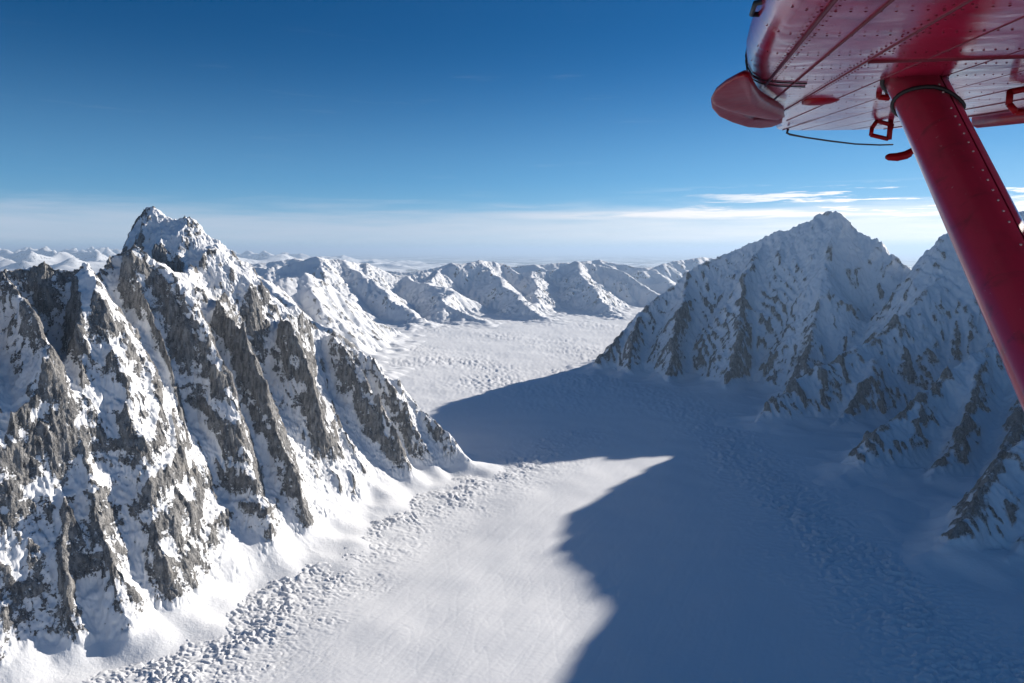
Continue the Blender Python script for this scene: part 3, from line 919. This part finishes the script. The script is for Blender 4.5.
# ------------------------------------------------------------------ air, sky, sun, camera
def build_haze():
    m = bpy.data.materials.new('haze_air'); m.use_nodes = True
    nt = m.node_tree; nt.nodes.clear()
    out = nt.nodes.new('ShaderNodeOutputMaterial')
    v = nt.nodes.new('ShaderNodeVolumePrincipled')
    v.inputs['Color'].default_value = (.56, .75, 1.0, 1)
    v.inputs['Density'].default_value = 1.25e-5
    v.inputs['Anisotropy'].default_value = .25
    nt.links.new(v.outputs[0], out.inputs['Volume'])
    bm = bmesh.new(); bmesh.ops.create_cube(bm, size=1.0)
    me = bpy.data.meshes.new('haze'); bm.to_mesh(me); bm.free()
    me.materials.append(m)
    o = bpy.data.objects.new('haze', me); link(o)
    lo, hi = -H - 480.0, 760.0
    o.scale = (790000, 790000, hi - lo); o.location = (0, 0, (lo + hi) / 2)
    o['kind'] = 'stuff'; o['label'] = 'thin blue haze in the air over the mountains'


build_haze()

w = bpy.data.worlds.new('World'); scene.world = w; w.use_nodes = True
nt = w.node_tree
bg = nt.nodes['Background']
sky = nt.nodes.new('ShaderNodeTexSky'); sky.sky_type = 'NISHITA'
sky.sun_disc = False
sky.sun_elevation = SUN_EL; sky.sun_rotation = SUN_AZ
sky.altitude = 3000; sky.air_density = 1.05; sky.dust_density = .6; sky.ozone_density = 4.5
tc = nt.nodes.new('ShaderNodeTexCoord')
sep = nt.nodes.new('ShaderNodeSeparateXYZ'); nt.links.new(tc.outputs['Generated'], sep.inputs[0])
x, y, z = sep.outputs
el = math_n(nt, 'MULTIPLY', math_n(nt, 'ARCSINE', z), 57.2958)
az = math_n(nt, 'MULTIPLY', math_n(nt, 'ARCTAN2', x, y), 57.2958)
comb = nt.nodes.new('ShaderNodeCombineXYZ')
nt.links.new(math_n(nt, 'MULTIPLY', az, .085), comb.inputs[0]); nt.links.new(math_n(nt, 'MULTIPLY', el, 1.15), comb.inputs[1])
n_a = noise_n(nt, comb.outputs[0], 1.0, 6, .6, .3)
comb2 = nt.nodes.new('ShaderNodeCombineXYZ')
nt.links.new(math_n(nt, 'MULTIPLY', az, .16), comb2.inputs[0]); nt.links.new(math_n(nt, 'MULTIPLY', el, 2.6), comb2.inputs[1]); comb2.inputs[2].default_value = 4.7
n_b = noise_n(nt, comb2.outputs[0], 1.0, 6, .62, .2)
# a thin veil of stratus low over the horizon, brighter towards the sun
top = math_n(nt, 'ADD', el, math_n(nt, 'MULTIPLY', math_n(nt, 'SUBTRACT', n_a, .5), 3.6))
veil = math_n(nt, 'MULTIPLY', math_n(nt, 'SUBTRACT', 1.0, smooth(nt, top, 1.6, 4.3)), math_n(nt, 'ADD', .55, math_n(nt, 'MULTIPLY', n_b, .6)))
wisp = math_n(nt, 'MULTIPLY', math_n(nt, 'MULTIPLY', smooth(nt, n_b, .52, .62), smooth(nt, az, 6, 26)),
              math_n(nt, 'MULTIPLY', smooth(nt, el, 2.2, 3.2), math_n(nt, 'SUBTRACT', 1.0, smooth(nt, el, 4.0, 5.2))))
thin = math_n(nt, 'MULTIPLY', math_n(nt, 'MULTIPLY', smooth(nt, n_a, .60, .78), .07), math_n(nt, 'MULTIPLY', smooth(nt, el, 3, 5), math_n(nt, 'SUBTRACT', 1.0, smooth(nt, el, 12, 20))))
sunward = smooth(nt, az, -16, 46)
pale = math_n(nt, 'MULTIPLY', math_n(nt, 'POWER', math_n(nt, 'SUBTRACT', 1.0, smooth(nt, el, -2, 19)), 1.5), math_n(nt, 'ADD', .5, math_n(nt, 'MULTIPLY', sunward, .42)))
bell = math_n(nt, 'MULTIPLY', smooth(nt, el, 2.35, 2.85), math_n(nt, 'SUBTRACT', 1.0, smooth(nt, el, 2.9, 3.35)))
streak = math_n(nt, 'MULTIPLY', math_n(nt, 'MULTIPLY', bell, smooth(nt, n_a, .36, .55)), math_n(nt, 'MULTIPLY', smooth(nt, az, -8, 10), .75))
wisp = math_n(nt, 'ADD', wisp, streak)
veil = math_n(nt, 'MULTIPLY', veil, math_n(nt, 'ADD', .35, math_n(nt, 'MULTIPLY', smooth(nt, el, .0, 1.1), .65)))
f = math_n(nt, 'ADD', math_n(nt, 'MULTIPLY', veil, .75), math_n(nt, 'ADD', wisp, thin), clamp=True)
ccol = mix_c(nt, sunward, (8.2, 8.9, 10.4), (20.0, 18.8, 17.4))
hs = nd(nt, 'ShaderNodeHueSaturation', Hue=.501, Saturation=1.5, Value=.9)
nt.links.new(sky.outputs[0], hs.inputs['Color'])
skyc = mix_c(nt, f, mix_c(nt, pale, hs.outputs[0], (4.4, 8.9, 13.4)), ccol)
nt.links.new(skyc, bg.inputs['Color'])
bg.inputs['Strength'].default_value = .05

sun = bpy.data.lights.new('sun', 'SUN'); sun.energy = 5.0; sun.angle = math.radians(.5); sun.color = (1.0, .93, .84)
so = bpy.data.objects.new('sun', sun); link(so)
sd = Vector((math.sin(SUN_AZ) * math.cos(SUN_EL), math.cos(SUN_AZ) * math.cos(SUN_EL), math.sin(SUN_EL)))
so.rotation_euler = sd.to_track_quat('Z', 'Y').to_euler()

cam = bpy.data.cameras.new('camera'); cam.lens = 24; cam.sensor_width = 36; cam.clip_start = .05; cam.clip_end = 1.2e6
co = bpy.data.objects.new('camera', cam); link(co)
co.location = (0, 0, 0); co.rotation_euler = (math.radians(90) - PITCH, 0, 0)
scene.camera = co
scene.view_settings.view_transform = 'Standard'; scene.view_settings.look = 'None'
scene.view_settings.exposure = 0.6; scene.view_settings.gamma = 1.0
scene.cycles.use_denoising = True
scene.cycles.max_bounces = 6; scene.cycles.diffuse_bounces = 1; scene.cycles.glossy_bounces = 3; scene.cycles.volume_bounces = 0
scene.render.film_transparent = False
print('script', time.time() - T0)
